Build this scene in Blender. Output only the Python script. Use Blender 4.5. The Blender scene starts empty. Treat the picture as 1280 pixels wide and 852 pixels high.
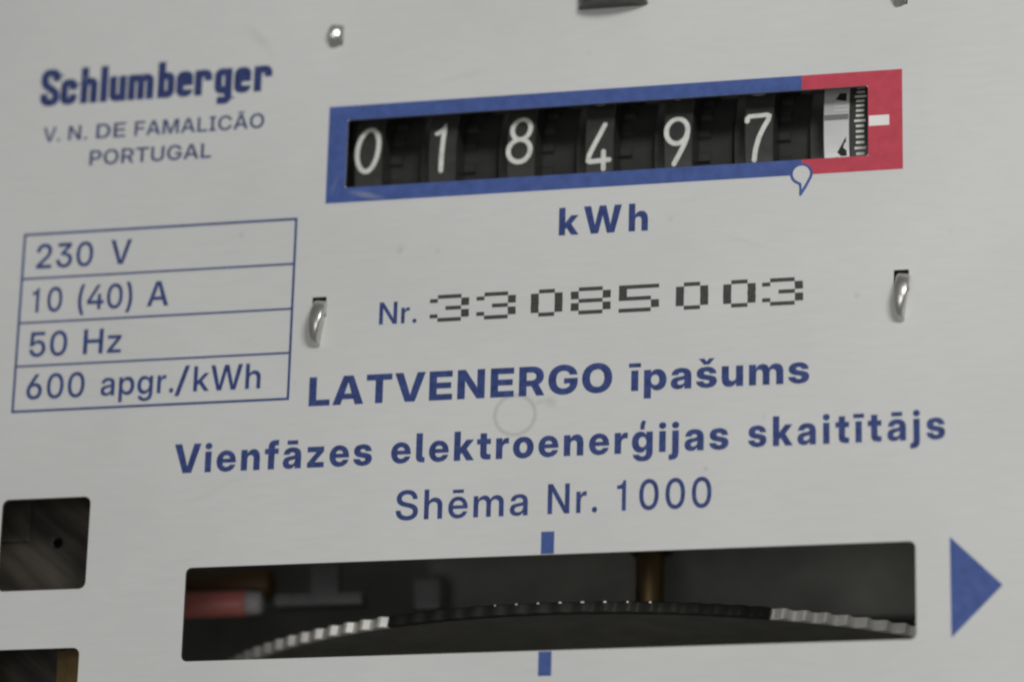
import bpy, bmesh, math, random
from mathutils import Vector, Matrix

# ------------------------------------------------------------------ camera, world, lights
# All sizes below are millimetres in the plate's own frame:
#   u = along the plate to the right, v = up the plate, w = out of the plate towards the viewer.
# The plate stands upright: world = (u, -w, v) / 1000.
MM = 0.001
def W3(u, v, w=0.0):
    return Vector((u*MM, -w*MM, v*MM))

scene = bpy.context.scene
col = scene.collection

cam_d = bpy.data.cameras.new('camera')
cam = bpy.data.objects.new('camera', cam_d)
col.objects.link(cam)
CR = (0.9722349, 0.0254255, -0.2326216)      # camera right  (u, v, w)
CU = (0.0494051, 0.9493693, 0.3102533)       # camera up
CB = (0.2287322, -0.3131318, 0.9217538)      # camera back
def D3(t):
    return Vector((t[0], -t[2], t[1])).normalized()
r_, u_, b_ = D3(CR), D3(CU), D3(CB)
m = Matrix((r_, u_, b_)).transposed().to_4x4()
m.translation = W3(82.3436, -112.7274, 331.8314)
cam.matrix_world = m
cam_d.sensor_width = 36.0
cam_d.lens = 36.0*4500.0/1280.0
cam_d.clip_start = 0.01
cam_d.clip_end = 20.0
cam_d.dof.use_dof = True
cam_d.dof.focus_distance = 0.358
cam_d.dof.aperture_fstop = 13.5
scene.camera = cam

world = bpy.data.worlds.new('World')
scene.world = world
world.use_nodes = True
bg = world.node_tree.nodes['Background']
bg.inputs[0].default_value = (1.0, 1.0, 1.0, 1)
bg.inputs[1].default_value = 0.175

def area_lamp(name, pos, target, size, power, colour):
    l = bpy.data.lights.new(name, 'AREA')
    l.shape = 'RECTANGLE'
    l.size, l.size_y = size
    l.energy = power
    l.color = colour
    o = bpy.data.objects.new(name, l)
    col.objects.link(o)
    o.location = pos
    o.rotation_euler = (Vector(target)-Vector(pos)).to_track_quat('-Z', 'Y').to_euler()
    return o
area_lamp('window_light', W3(195, 150, 330), W3(10, 10, 0), (0.12, 0.08), 0.82, (1.0, 0.99, 0.975))
area_lamp('fill_light', W3(50, -115, 490), W3(-5, -15, 0), (0.20, 0.20), 0.42, (1.0, 0.985, 0.97))  # added fill lamp that brightens the rim teeth and the red conductor

scene.view_settings.view_transform = 'Standard'
scene.view_settings.look = 'None'
scene.view_settings.exposure = 0.0
scene.view_settings.gamma = 1.0
scene.view_settings.use_curve_mapping = False
scene.render.engine = 'CYCLES'
scene.cycles.pixel_filter_type = 'BLACKMAN_HARRIS'
scene.cycles.filter_width = 2.3
scene.cycles.max_bounces = 8

# ------------------------------------------------------------------ small helpers
def material(name, colour, rough=0.5, metal=0.0, spec=0.5, vary=0.0, vscale=400.0, bump=0.0, bscale=3000.0, stretch=(1, 1, 1), coat=0.0):
    mt = bpy.data.materials.new(name)
    mt.use_nodes = True
    nt = mt.node_tree
    b = nt.nodes['Principled BSDF']
    b.inputs['Base Color'].default_value = (*colour, 1)
    b.inputs['Roughness'].default_value = rough
    b.inputs['Metallic'].default_value = metal
    b.inputs['Specular IOR Level'].default_value = spec
    b.inputs['Coat Weight'].default_value = coat
    tc = nt.nodes.new('ShaderNodeTexCoord')
    mp = nt.nodes.new('ShaderNodeMapping')
    mp.inputs['Scale'].default_value = stretch
    nt.links.new(tc.outputs['Object'], mp.inputs[0])
    if vary:
        n = nt.nodes.new('ShaderNodeTexNoise')
        n.inputs['Scale'].default_value = vscale
        n.inputs['Detail'].default_value = 5.0
        nt.links.new(mp.outputs[0], n.inputs['Vector'])
        mr = nt.nodes.new('ShaderNodeMapRange')
        mr.inputs['From Min'].default_value = 0.3
        mr.inputs['From Max'].default_value = 0.7
        mr.inputs['To Min'].default_value = 1-vary
        mr.inputs['To Max'].default_value = 1+vary
        nt.links.new(n.outputs['Fac'], mr.inputs['Value'])
        mx = nt.nodes.new('ShaderNodeMix')
        mx.data_type = 'RGBA'; mx.blend_type = 'MULTIPLY'
        mx.inputs[0].default_value = 1.0
        mx.inputs[6].default_value = (*colour, 1)
        nt.links.new(mr.outputs[0], mx.inputs[7])
        nt.links.new(mx.outputs[2], b.inputs['Base Color'])
    if bump:
        n2 = nt.nodes.new('ShaderNodeTexNoise')
        n2.inputs['Scale'].default_value = bscale
        n2.inputs['Detail'].default_value = 4.0
        nt.links.new(mp.outputs[0], n2.inputs['Vector'])
        bp = nt.nodes.new('ShaderNodeBump')
        bp.inputs['Strength'].default_value = bump
        bp.inputs['Distance'].default_value = 0.00005
        nt.links.new(n2.outputs['Fac'], bp.inputs['Height'])
        nt.links.new(bp.outputs[0], b.inputs['Normal'])
    return mt

def new_obj(name, mesh, mat=None, parent=None):
    o = bpy.data.objects.new(name, mesh)
    col.objects.link(o)
    if mat is not None and not mesh.materials:
        mesh.materials.append(mat)
    if parent is not None:
        o.parent = parent
        o.matrix_parent_inverse = parent.matrix_world.inverted()
    return o

def empty(name, pos=(0, 0, 0)):
    o = bpy.data.objects.new(name, None)
    o.empty_display_size = 0.005
    col.objects.link(o)
    o.location = W3(*pos)
    o.matrix_world = Matrix.Translation(W3(*pos))
    return o

def tag(o, label=None, cat=None, group=None, kind=None):
    for k, v in (('label', label), ('category', cat), ('group', group), ('kind', kind)):
        if v: o[k] = v
    return o

def mesh_from(name, verts, faces, smooth=False):
    """verts in plate millimetres."""
    me = bpy.data.meshes.new(name)
    me.from_pydata([W3(*v) for v in verts], [], faces)
    me.update()
    if smooth:
        for p in me.polygons: p.use_smooth = True
    return me

def fix_normals(me):
    bm = bmesh.new(); bm.from_mesh(me)
    bmesh.ops.recalc_face_normals(bm, faces=bm.faces)
    bm.to_mesh(me); bm.free()
    return me

def outline_mesh(name, loops, w, thick=0.0, bevel=0.0):
    """Flat shape (holes by even-odd) filled in the plate plane. Front face at w."""
    cu = bpy.data.curves.new(name, 'CURVE')
    cu.dimensions = '2D'
    cu.fill_mode = 'BOTH' if thick else 'FRONT'
    cu.extrude = thick/2 - bevel if thick else 0.0
    cu.bevel_depth = bevel
    cu.bevel_resolution = 1
    if bevel: cu.offset = -bevel
    for lp in loops:
        s = cu.splines.new('POLY')
        s.points.add(len(lp)-1)
        for p, q in zip(s.points, lp):
            p.co = (q[0], q[1], 0, 1)
        s.use_cyclic_u = True
    ob = bpy.data.objects.new(name, cu)
    col.objects.link(ob)
    dg = bpy.context.evaluated_depsgraph_get()
    me = bpy.data.meshes.new_from_object(ob.evaluated_get(dg))
    bpy.data.objects.remove(ob); bpy.data.curves.remove(cu)
    me.name = name
    me.materials.clear()
    for v in me.vertices:
        x, y, z = v.co
        v.co = W3(x, y, w - thick/2 + z)
    me.update()
    for p in me.polygons: p.use_smooth = False
    return me

def rect(x0, y0, x1, y1, r=0.0, n=5):
    if r <= 0: return [(x0, y0), (x1, y0), (x1, y1), (x0, y1)]
    P = []
    for cx, cy, a0 in ((x1-r, y0+r, -90), (x1-r, y1-r, 0), (x0+r, y1-r, 90), (x0+r, y0+r, 180)):
        for i in range(n+1):
            a = math.radians(a0 + 90*i/n)
            P.append((cx + r*math.cos(a), cy + r*math.sin(a)))
    return P

def ribbon(pts, t, round_ends=False, closed=False):
    """Outline vertices and quads of a stroke of width t along pts (2D)."""
    n = len(pts); L = []; Rr = []
    for i in range(n):
        if closed:
            a, b = Vector(pts[i-1]), Vector(pts[(i+1) % n])
            p = Vector(pts[i])
            d1, d2 = (p-a).normalized(), (b-p).normalized()
        else:
            p = Vector(pts[i])
            d1 = (p-Vector(pts[i-1])).normalized() if i else None
            d2 = (Vector(pts[i+1])-p).normalized() if i < n-1 else None
            d1 = d1 or d2; d2 = d2 or d1
        nn = Vector((-(d1+d2).y, (d1+d2).x)).normalized()
        k = max(0.45, nn.dot(Vector((-d1.y, d1.x))))
        h = t/2/k
        L.append(p+nn*h); Rr.append(p-nn*h)
    V = []
    for a, b in zip(L, Rr): V += [a, b]
    F = [(2*i, 2*i+1, 2*i+3, 2*i+2) for i in range(n-1)]
    if closed: F.append((2*n-2, 2*n-1, 1, 0))
    if round_ends and not closed:
        for end, idx, sgn in ((0, 0, -1), (n-1, 2*n-2, 1)):
            p = Vector(pts[end]); q = Vector(pts[1] if end == 0 else pts[n-2])
            d = (p-q).normalized(); nn = Vector((-d.y, d.x))
            base = len(V)
            fan = []
            for i in range(7):
                a = math.pi*i/6
                V.append(p + nn*(t/2*math.cos(a)) + d*(t/2*math.sin(a)))
                fan.append(base+i)
            F.append(tuple(fan))
    return V, F

def arc(cx, cy, rx, ry, a0, a1, n=14):
    return [(cx+rx*math.cos(math.radians(a0+(a1-a0)*i/n)), cy+ry*math.sin(math.radians(a0+(a1-a0)*i/n))) for i in range(n+1)]

def box(u0, v0, w0, u1, v1, w1):
    V = [(u0, v0, w0), (u1, v0, w0), (u1, v1, w0), (u0, v1, w0), (u0, v0, w1), (u1, v0, w1), (u1, v1, w1), (u0, v1, w1)]
    F = [(0, 3, 2, 1), (4, 5, 6, 7), (0, 1, 5, 4), (1, 2, 6, 5), (2, 3, 7, 6), (3, 0, 4, 7)]
    return V, F

def bevelled(me, width_mm, seg=2):
    bm = bmesh.new(); bm.from_mesh(me)
    bmesh.ops.recalc_face_normals(bm, faces=bm.faces)
    es = [e for e in bm.edges if len(e.link_faces) == 2 and e.calc_face_angle(0) > 0.6]
    bmesh.ops.bevel(bm, geom=es, offset=width_mm*MM, segments=seg, profile=0.5, affect='EDGES')
    bm.to_mesh(me); bm.free()
    return me

def lathe_u(prof, n=64, cu=0, cv=0, cw=0):
    """Turn (u, radius) profile about an axis parallel to u through (v=cv, w=cw)."""
    V = []; F = []
    k = len(prof)
    for i in range(n):
        a = 2*math.pi*i/n
        for (uu, r) in prof:
            V.append((cu+uu, cv+r*math.sin(a), cw+r*math.cos(a)))
    for i in range(n):
        j = (i+1) % n
        for q in range(k-1):
            F.append((i*k+q, j*k+q, j*k+q+1, i*k+q+1))
    F.append(tuple(i*k for i in range(n))[::-1])
    F.append(tuple(i*k+k-1 for i in range(n)))
    return V, F

def gear_u(u0, u1, rin, rout, teeth, cv, cw, phase=0.0):
    V = []; ring = []
    for i in range(teeth):
        for fr, r in ((0.0, rin), (0.28, rin), (0.42, rout), (0.72, rout), (0.86, rin)):
            ring.append((2*math.pi*(i+fr)/teeth+phase, r))
    n = len(ring)
    for uu in (u0, u1):
        for a, r in ring: V.append((uu, cv+r*math.sin(a), cw+r*math.cos(a)))
    F = [(i, (i+1) % n, n+(i+1) % n, n+i) for i in range(n)]
    F.append(tuple(range(n))[::-1]); F.append(tuple(range(n, 2*n)))
    return V, F

def lathe_v(prof, n=48, cu=0, cw=0):
    """Turn (v, radius) profile about an upright axis."""
    V = []; F = []
    k = len(prof)
    for i in range(n):
        a = 2*math.pi*i/n
        for (vv, r) in prof: V.append((cu+r*math.sin(a), vv, cw+r*math.cos(a)))
    for i in range(n):
        j = (i+1) % n
        for q in range(k-1): F.append((i*k+q, j*k+q, j*k+q+1, i*k+q+1))
    F.append(tuple(i*k for i in range(n))); F.append(tuple(i*k+k-1 for i in range(n))[::-1])
    return V, F

# ------------------------------------------------------------------ materials
M = {}
M['blue'] = material('blue_print', (0.062, 0.104, 0.30), 0.5, spec=0.2, vary=0.16, vscale=900, bump=0.05)
M['text'] = material('blue_lettering', (0.040, 0.063, 0.195), 0.5, spec=0.2, vary=0.3, vscale=1500)
M['name'] = material('dark_blue_lettering', (0.036, 0.052, 0.155), 0.5, spec=0.2, vary=0.3, vscale=1500)
M['red'] = material('red_print', (0.50, 0.062, 0.092), 0.5, spec=0.2, vary=0.10, vscale=900, bump=0.05)
M['white_print'] = material('white_print', (0.78, 0.77, 0.74), 0.5, vary=0.05)
M['grey_print'] = material('dot_lettering', (0.038, 0.04, 0.035), 0.55, vary=0.35, vscale=2500)
M['black_plastic'] = material('black_plastic', (0.030, 0.030, 0.027), 0.5, vary=0.2, vscale=600, bump=0.15, bscale=2500)
M['drum'] = material('drum_plastic', (0.033, 0.034, 0.031), 0.36, vary=0.2, vscale=900, bump=0.12, bscale=4000)
M['digit'] = material('digit_white', (0.66, 0.66, 0.62), 0.5, vary=0.14, vscale=1500)
M['hub'] = material('hub_plastic', (0.025, 0.025, 0.023), 0.65, spec=0.3, vary=0.2)
M['edge'] = material('cut_edge', (0.10, 0.10, 0.095), 0.6)
M['drum_white'] = material('drum_white', (0.66, 0.66, 0.66), 0.36, metal=0.35, vary=0.05)
M['tin'] = material('tinned_steel', (0.55, 0.545, 0.52), 0.32, metal=1.0, vary=0.12, vscale=900, bump=0.25, bscale=1500)
M['alu'] = material('aluminium', (0.90, 0.885, 0.83), 0.42, metal=0.5, vary=0.12, vscale=500, bump=0.2, bscale=2000)
M['disc_face'] = material('disc_face', (0.40, 0.395, 0.37), 0.5, metal=1.0, vary=0.15, vscale=300)
M['black_paint'] = material('black_disc_paint', (0.026, 0.026, 0.024), 0.32, spec=0.10, vary=0.2)
M['brass'] = material('brass', (0.21, 0.15, 0.072), 0.5, metal=1.0, vary=0.12, vscale=500)
M['knob'] = material('dark_metal', (0.10, 0.10, 0.09), 0.33, metal=0.7, vary=0.25, vscale=600, bump=0.2)
M['red_plastic'] = material('red_coil', (0.85, 0.27, 0.23), 0.4, vary=0.12, vscale=300)
M['coil_white'] = material('pale_end', (0.6, 0.58, 0.58), 0.45, vary=0.05)
M['bracket'] = material('grey_bracket', (0.27, 0.29, 0.28), 0.4, metal=0.5, vary=0.2, vscale=300)
M['case'] = material('case_plastic', (0.25, 0.25, 0.23), 0.6, vary=0.25, vscale=120, bump=0.2, bscale=800)
M['iron'] = material('dark_iron', (0.046, 0.040, 0.031), 0.45, metal=0.3, vary=0.75, vscale=240, stretch=(3.2, 1, 0.35), bump=0.5, bscale=500)
# diagonal milling marks on the iron plate
mp_ = next(n for n in M['iron'].node_tree.nodes if n.type == 'MAPPING')
mp_.vector_type = 'TEXTURE'
mp_.inputs['Rotation'].default_value = (0, math.radians(40), 0)

def scuff(mt, u, v, length, width, ang, colour):
    nt = mt.node_tree; b = nt.nodes['Principled BSDF']
    tc = next(n for n in nt.nodes if n.type == 'TEX_COORD')
    m2 = nt.nodes.new('ShaderNodeMapping'); m2.vector_type = 'TEXTURE'
    m2.inputs['Location'].default_value = W3(u, v, 0)
    m2.inputs['Rotation'].default_value = (0, math.radians(-ang), 0)
    m2.inputs['Scale'].default_value = (length*MM, 1, width*MM)
    nt.links.new(tc.outputs['Object'], m2.inputs[0])
    ln = nt.nodes.new('ShaderNodeVectorMath'); ln.operation = 'LENGTH'
    nt.links.new(m2.outputs[0], ln.inputs[0])
    mr = nt.nodes.new('ShaderNodeMapRange'); mr.interpolation_type = 'SMOOTHSTEP'
    mr.inputs['To Min'].default_value = 0.5; mr.inputs['To Max'].default_value = 0.0
    nt.links.new(ln.outputs['Value'], mr.inputs['Value'])
    src = b.inputs['Base Color'].links[0].from_socket
    mx = nt.nodes.new('ShaderNodeMix'); mx.data_type = 'RGBA'
    nt.links.new(mr.outputs[0], mx.inputs[0]); nt.links.new(src, mx.inputs[6])
    mx.inputs[7].default_value = (*colour, 1)
    nt.links.new(mx.outputs[2], b.inputs['Base Color'])
scuff(M['blue'], -15.8, 16.55, 2.6, 0.5, -14, (0.33, 0.36, 0.42))
scuff(M['blue'], -19.2, 18.0, 1.6, 0.25, 70, (0.16, 0.2, 0.33))

def plate_material():
    mt = material('plate_paint', (0.61, 0.618, 0.603), 0.46, spec=0.45, vary=0.045, vscale=38, bump=0.10, bscale=2600)
    nt = mt.node_tree
    b = nt.nodes['Principled BSDF']
    src = b.inputs['Base Color'].links[0].from_socket
    tc = next(n for n in nt.nodes if n.type == 'TEX_COORD')
    def math_node(op, a, bb=None, c=None):
        n = nt.nodes.new('ShaderNodeMath'); n.operation = op
        for i, v in enumerate((a, bb, c)):
            if v is None: continue
            if isinstance(v, (int, float)): n.inputs[i].default_value = v
            else: nt.links.new(v, n.inputs[i])
        return n.outputs[0]
    # fine rolled grain of the sheet, mostly along the plate
    mp = nt.nodes.new('ShaderNodeMapping'); mp.inputs['Scale'].default_value = (0.25, 1, 1.6)
    nt.links.new(tc.outputs['Object'], mp.inputs[0])
    g = nt.nodes.new('ShaderNodeTexNoise'); g.inputs['Scale'].default_value = 1100; g.inputs['Detail'].default_value = 3
    nt.links.new(mp.outputs[0], g.inputs['Vector'])
    grain = math_node('MULTIPLY_ADD', g.outputs['Fac'], 0.11, 0.945)
    # dried ring left on the paint, a few specks and a faint smear
    def dist(u, v):
        d = nt.nodes.new('ShaderNodeVectorMath'); d.operation = 'DISTANCE'
        d.inputs[1].default_value = W3(u, v, 0)
        nt.links.new(tc.outputs['Object'], d.inputs[0])
        return d.outputs['Value']
    tot = grain
    def mark(dv, r, width, amount):
        nonlocal tot
        k = math_node('ABSOLUTE', math_node('SUBTRACT', dv, r*MM))
        mrn = nt.nodes.new('ShaderNodeMapRange'); mrn.interpolation_type = 'SMOOTHSTEP'
        mrn.inputs['From Min'].default_value = 0.0; mrn.inputs['From Max'].default_value = width*MM
        mrn.inputs['To Min'].default_value = 1-amount; mrn.inputs['To Max'].default_value = 1.0
        nt.links.new(k, mrn.inputs['Value'])
        tot = math_node('MULTIPLY', tot, mrn.outputs[0])
    mark(dist(0.5, -7.75), 2.05, 0.36, 0.20)
    for u, v, r, a in ((-11.9, 10.3, 0.55, 0.10), (34.7, 2.9, 0.5, 0.13), (16.0, 12.0, 0.45, 0.12), (4.2, -6.6, 0.9, 0.14),
                       (19.8, -14.1, 0.35, 0.22), (-8.0, 10.0, 0.5, 0.08), (-29.0, 13.0, 0.5, 0.12), (17.5, 4.2, 0.5, 0.07),
                       (-22.5, -3.3, 0.4, 0.07), (25.5, -9.1, 0.35, 0.12), (44.0, 9.0, 0.4, 0.07), (7.3, 30.6, 0.5, 0.06)):
        mark(dist(u, v), 0.0, r, a)
    def streak(u, v, ang, length, width, amount):
        nonlocal tot
        m2 = nt.nodes.new('ShaderNodeMapping'); m2.vector_type = 'TEXTURE'
        m2.inputs['Location'].default_value = W3(u, v, 0)
        m2.inputs['Rotation'].default_value = (0, math.radians(-ang), 0)
        m2.inputs['Scale'].default_value = (length*MM, 1, width*MM)
        nt.links.new(tc.outputs['Object'], m2.inputs[0])
        ln = nt.nodes.new('ShaderNodeVectorMath'); ln.operation = 'LENGTH'
        nt.links.new(m2.outputs[0], ln.inputs[0])
        mr2 = nt.nodes.new('ShaderNodeMapRange'); mr2.interpolation_type = 'SMOOTHSTEP'
        mr2.inputs['To Min'].default_value = 1-amount; mr2.inputs['To Max'].default_value = 1.0
        nt.links.new(ln.outputs['Value'], mr2.inputs['Value'])
        tot = math_node('MULTIPLY', tot, mr2.outputs[0])
    streak(-28.0, 34.6, -48, 3.4, 0.9, 0.09); streak(3.2, -6.5, 12, 1.6, 0.5, 0.12); streak(-12, 10.4, 60, 1.1, 0.6, 0.07)
    streak(24, 9, -20, 5, 0.35, 0.04); streak(-30, -14, 25, 7, 0.5, 0.035); streak(20, -16.5, 35, 4, 0.3, 0.04); streak(-6, 29, 10, 6, 0.6, 0.035)
    mx = nt.nodes.new('ShaderNodeMix'); mx.data_type = 'RGBA'; mx.blend_type = 'MULTIPLY'
    mx.inputs[0].default_value = 1.0
    nt.links.new(src, mx.inputs[6]); nt.links.new(tot, mx.inputs[7])
    nt.links.new(mx.outputs[2], b.inputs['Base Color'])
    return mt
M['plate'] = plate_material()

# ------------------------------------------------------------------ the meter's case behind the plate
case = empty('meter_case', (0, -48, -60))
tag(case, 'dark plastic meter case seen only through the plate openings', 'meter case')
V, F = box(-70, -56, -64, 70, 56, -60)
new_obj('back_wall', bevelled(mesh_from('back_wall', V, F), 0.8), M['case'], case)
for nm, b6 in (('side_wall', (-70, -56, -59.9, -67, 56, -12)), ('side_wall', (67, -56, -59.9, 70, 56, -12)),
               ('side_wall', (-66.9, -56, -59.9, 66.9, -53, -12)), ('side_wall', (-66.9, 53, -59.9, 66.9, 56, -12))):
    new_obj(nm, bevelled(mesh_from(nm, *box(*b6)), 0.6), M['case'], case)

# dark iron core plates behind the two small openings on the left
core = empty('iron_core', (-52, -30, -12))
tag(core, 'dark brown iron core behind the two small openings of the plate', 'iron core')
hole = [(-49.2+0.55*math.cos(a*math.pi/8), -17.4+0.55*math.sin(a*math.pi/8)) for a in range(16)]
new_obj('core_plate', outline_mesh('core_plate', [rect(-64, -44, -40, -8, 1.0), hole], -6.0, 3.0, 0.1), M['iron'], core)
new_obj('core_plate', bevelled(mesh_from('core_plate', *box(-64, -44, -12.5, -40.2, -8.2, -9.2)), 0.2), M['iron'], core)
new_obj('ledge', bevelled(mesh_from('ledge', *box(-60, -17.2, -5.95, -52.2, -13.0, -5.65)), 0.1), M['iron'], core)
strip = empty('brass_strip', (-46, -40, -5))
tag(strip, 'brass contact strip in the lower small opening of the plate', 'brass strip')
new_obj('strip', bevelled(mesh_from('strip', *box(-46.9, -46, -5.4, -44.9, -29.0, -4.5)), 0.15), M['brass'], strip)
new_obj('strip_fold', bevelled(mesh_from('strip_fold', *box(-48.1, -46, -5.8, -47.0, -29.0, -5.1)), 0.12), M['brass'], strip)

# ------------------------------------------------------------------ rotor disc
NT_, RD, T_ = 140, 50.0, 1.15
AMP = 0.62
DU, DW, DV = 3.0, -56.0, -25.95
disc = empty('rotor_disc', (DU, DV, DW))
tag(disc, 'aluminium rotor disc with a notched rim in the long window', 'disc')
def rim_r(i, sub):
    f = sub/8.0
    return RD - AMP*math.cos(math.pi*f)**2 - 0.02
def disc_part(a0, a1, rout_off=0.0):
    """notched ring sector, angles counted in teeth; 0 = facing the plate"""
    V = []; F = []
    steps = int((a1-a0)*8)
    for s in range(steps+1):
        th = 2*math.pi*(a0+s/8.0)/NT_
        rr = rim_r(0, s % 8)
        sl = 0.18/RD                                     # notches lean a little
        h = T_/2
        for (r, vv, sk) in ((RD-0.95, h, 0), (rr-0.12, h, 1), (rr, h-0.10, 1), (rr, -h+0.10, -1), (rr-0.12, -h, -1), (RD-0.95, -h, 0)):
            t2 = th + sk*sl/2
            V.append((DU+r*math.sin(t2), DV+vv, DW+r*math.cos(t2)))
    for s in range(steps):
        for q in range(5):
            F.append((s*6+q, s*6+q+1, (s+1)*6+q+1, (s+1)*6+q))
    F.append(tuple(range(6))[::-1]); F.append(tuple(steps*6+q for q in range(6)))
    return V, F
BA, BB = -8.0, 10.0                    # black sector, in teeth
me = fix_normals(mesh_from('rim', *disc_part(BB, NT_+BA)))
new_obj('rim', me, M['alu'], disc)
AMP = 0.30
me = fix_normals(mesh_from('black_band', *disc_part(BA+0.001, BB)))
tag(new_obj('black_band', me, M['black_paint'], disc), 'black painted sector of the notched rim')
for i in range(-3, 5):                 # glints on a few black notch tips, put in as bright metal patches
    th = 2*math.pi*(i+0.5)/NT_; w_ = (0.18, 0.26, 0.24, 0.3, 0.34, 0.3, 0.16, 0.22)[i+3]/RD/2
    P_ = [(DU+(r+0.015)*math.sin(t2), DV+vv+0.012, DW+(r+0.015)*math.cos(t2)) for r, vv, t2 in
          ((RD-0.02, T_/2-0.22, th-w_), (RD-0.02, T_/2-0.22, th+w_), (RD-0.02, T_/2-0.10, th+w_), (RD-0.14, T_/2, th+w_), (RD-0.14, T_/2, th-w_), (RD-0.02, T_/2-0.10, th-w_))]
    new_obj('glint_tip', fix_normals(mesh_from('glint_tip', P_, [(0, 1, 2, 5), (5, 2, 3, 4)])), M['alu'], disc)
V, F = lathe_v([(DV-0.52, 0.01), (DV-0.52, RD-0.9), (DV+0.4, RD-0.9), (DV+0.4, 0.01)], 96, DU, DW)
new_obj('disc_sheet', fix_normals(mesh_from('disc_sheet', V, F)), M['disc_face'], disc)

post = empty('brass_post', (13.5, -22, -22))
tag(post, 'brass post standing behind the notched disc rim in the long window', 'post')
V, F = lathe_v([(-24.9, 1.35), (-24.7, 1.5), (-12, 1.5), (-11.8, 1.3)], 32, 9.5, -24)
new_obj('post_rod', mesh_from('post_rod', V, F, True), M['brass'], post)
V, F = lathe_v([(-16, 2.2), (-15.8, 2.5), (-12.5, 2.5), (-12.3, 2.2)], 6, 9.5, -24)
new_obj('post_nut', mesh_from('post_nut', V, F), M['brass'], post)

coil = empty('terminal_coil', (-42, -26, -24))
tag(coil, 'red insulated conductor with a pale end behind the left of the long window', 'conductor')
V, F = lathe_u([(-12, 1.25), (-11.6, 1.4), (4.7, 1.4), (4.9, 1.25)], 32, -39.2, -19.8, -24)
new_obj('sleeve', mesh_from('sleeve', V, F, True), M['red_plastic'], coil)
V, F = lathe_u([(0, 1.2), (0.15, 1.3), (1.6, 1.2), (1.8, 0.9)], 32, -34.3, -19.8, -24)
new_obj('pale_end', mesh_from('pale_end', V, F, True), M['coil_white'], coil)

V, F = lathe_u([(-9, 1.5), (-8.8, 1.7), (1.5, 1.7), (1.7, 1.5)], 24, -35.2, -16.2, -30)
new_obj('winding', mesh_from('winding', V, F, True), material('varnished_winding', (0.16, 0.085, 0.03), 0.5, vary=0.3), coil)
br = empty('grey_bracket', (-22, -24, -34))
tag(br, 'grey metal bracket above the disc between the red conductor and the dark rim', 'bracket')
new_obj('upright', bevelled(mesh_from('upright', *box(-28.8, -17.9, -30, -25.6, -4, -28.6)), 0.3), M['bracket'], br)
new_obj('foot_bar', bevelled(mesh_from('foot_bar', *box(-32.5, -19.3, -30.2, -22.6, -17.95, -27.5)), 0.3), M['bracket'], br)

mag = empty('brake_magnet', (14, -20, -44))
tag(mag, 'dark brake magnet deep behind the middle of the long window', 'magnet')
new_obj('magnet_block', bevelled(mesh_from('magnet_block', *box(-18, -20.5, -48, 46, -6, -36)), 1.0), M['case'], mag)
new_obj('pole_shoe', bevelled(mesh_from('pole_shoe', *box(-17.8, -19.6, -34, -14.6, -15.8, -30)), 0.6), M['bracket'], mag)

# ------------------------------------------------------------------ the counter behind its window
RDR, CV, CW = 12.0, 21.2, -13.9        # drum radius and axis
fr = empty('counter_frame', (8, 12, -16))
tag(fr, 'black counter frame and shaft behind the row of number drums', 'counter frame')
V, F = lathe_u([(0, 2.0), (62, 2.0)], 24, -22, CV, CW)
new_obj('shaft', mesh_from('shaft', V, F, False), M['black_plastic'], fr)
new_obj('frame_back', bevelled(mesh_from('frame_back', *box(-24, 6, -30, 42, 37, -27)), 0.5), M['black_plastic'], fr)
new_obj('frame_side', bevelled(mesh_from('frame_side', *box(-23.5, 6, -26.9, -21, 37, -3)), 0.4), M['black_plastic'], fr)
new_obj('frame_side', bevelled(mesh_from('frame_side', *box(38.2, 6, -26.9, 40.5, 37, -3)), 0.4), M['black_plastic'], fr)

def numeral_strokes(d):
    if d == '0': return [([(x+0.07*y, y) for x, y in arc(0, 0, 1.12, 2.4, 0, 360, 40)[:-1]], True)]
    if d == '1': return [([(-0.55, 1.72), (-0.32, 1.82), (0.02, 2.12), (0.2, 2.45), (0.12, 0.5), (-0.02, -2.42)], False)]
    if d == '8': return [([(x+0.05*y, y) for x, y in arc(0.02, 1.22, 0.95, 1.2, 0, 360, 32)[:-1]], True),
                         ([(x+0.05*y, y) for x, y in arc(0, -1.2, 1.15, 1.22, 0, 360, 32)[:-1]], True)]
    if d == '4': return [([(0.62, 2.4), (0.15, 1.3), (-0.5, 0.0), (-0.95, -0.95), (-1.05, -1.5), (-0.9, -1.62), (1.12, -1.5)], False),
                         ([(0.55, -0.62), (0.5, -2.42)], False)]
    if d == '9': return [([(x+0.03*y, y) for x, y in arc(-0.05, 1.05, 1.1, 1.38, 0, 360, 36)[:-1]], True),
                         ([(1.08, 1.0), (1.0, 0.3), (0.7, -0.55), (0.2, -1.5), (-0.35, -2.45)], False)]
    if d == '7': return [([(-1.12, 1.75), (-1.1, 2.1), (-0.9, 2.3), (0.9, 2.38), (1.1, 2.25), (1.0, 1.75), (0.55, 0.9), (0.1, -0.1), (-0.25, -1.3), (-0.42, -2.42)], False)]
    if d == '5': return [([(0.9, 2.4), (-0.8, 2.4), (-0.95, 0.4)], False), (arc(-0.05, -0.9, 1.1, 1.5, 120, -140, 26), False)]
    if d == '3': return [(arc(-0.05, 1.2, 1.0, 1.2, 150, -90, 22), False), (arc(-0.05, -1.2, 1.1, 1.22, 90, -150, 22), False)]
    if d == '2': return [(arc(0, 1.3, 1.05, 1.1, 160, -20, 18) + [(-1.1, -2.35), (1.15, -2.35)], False)]
    if d == '6': return [(arc(0.0, -1.05, 1.1, 1.38, 0, 360, 36)[:-1], True), ([(-1.08, -1.0), (-0.9, 0.2), (0.35, 2.45)], False)]
    return []

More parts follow.
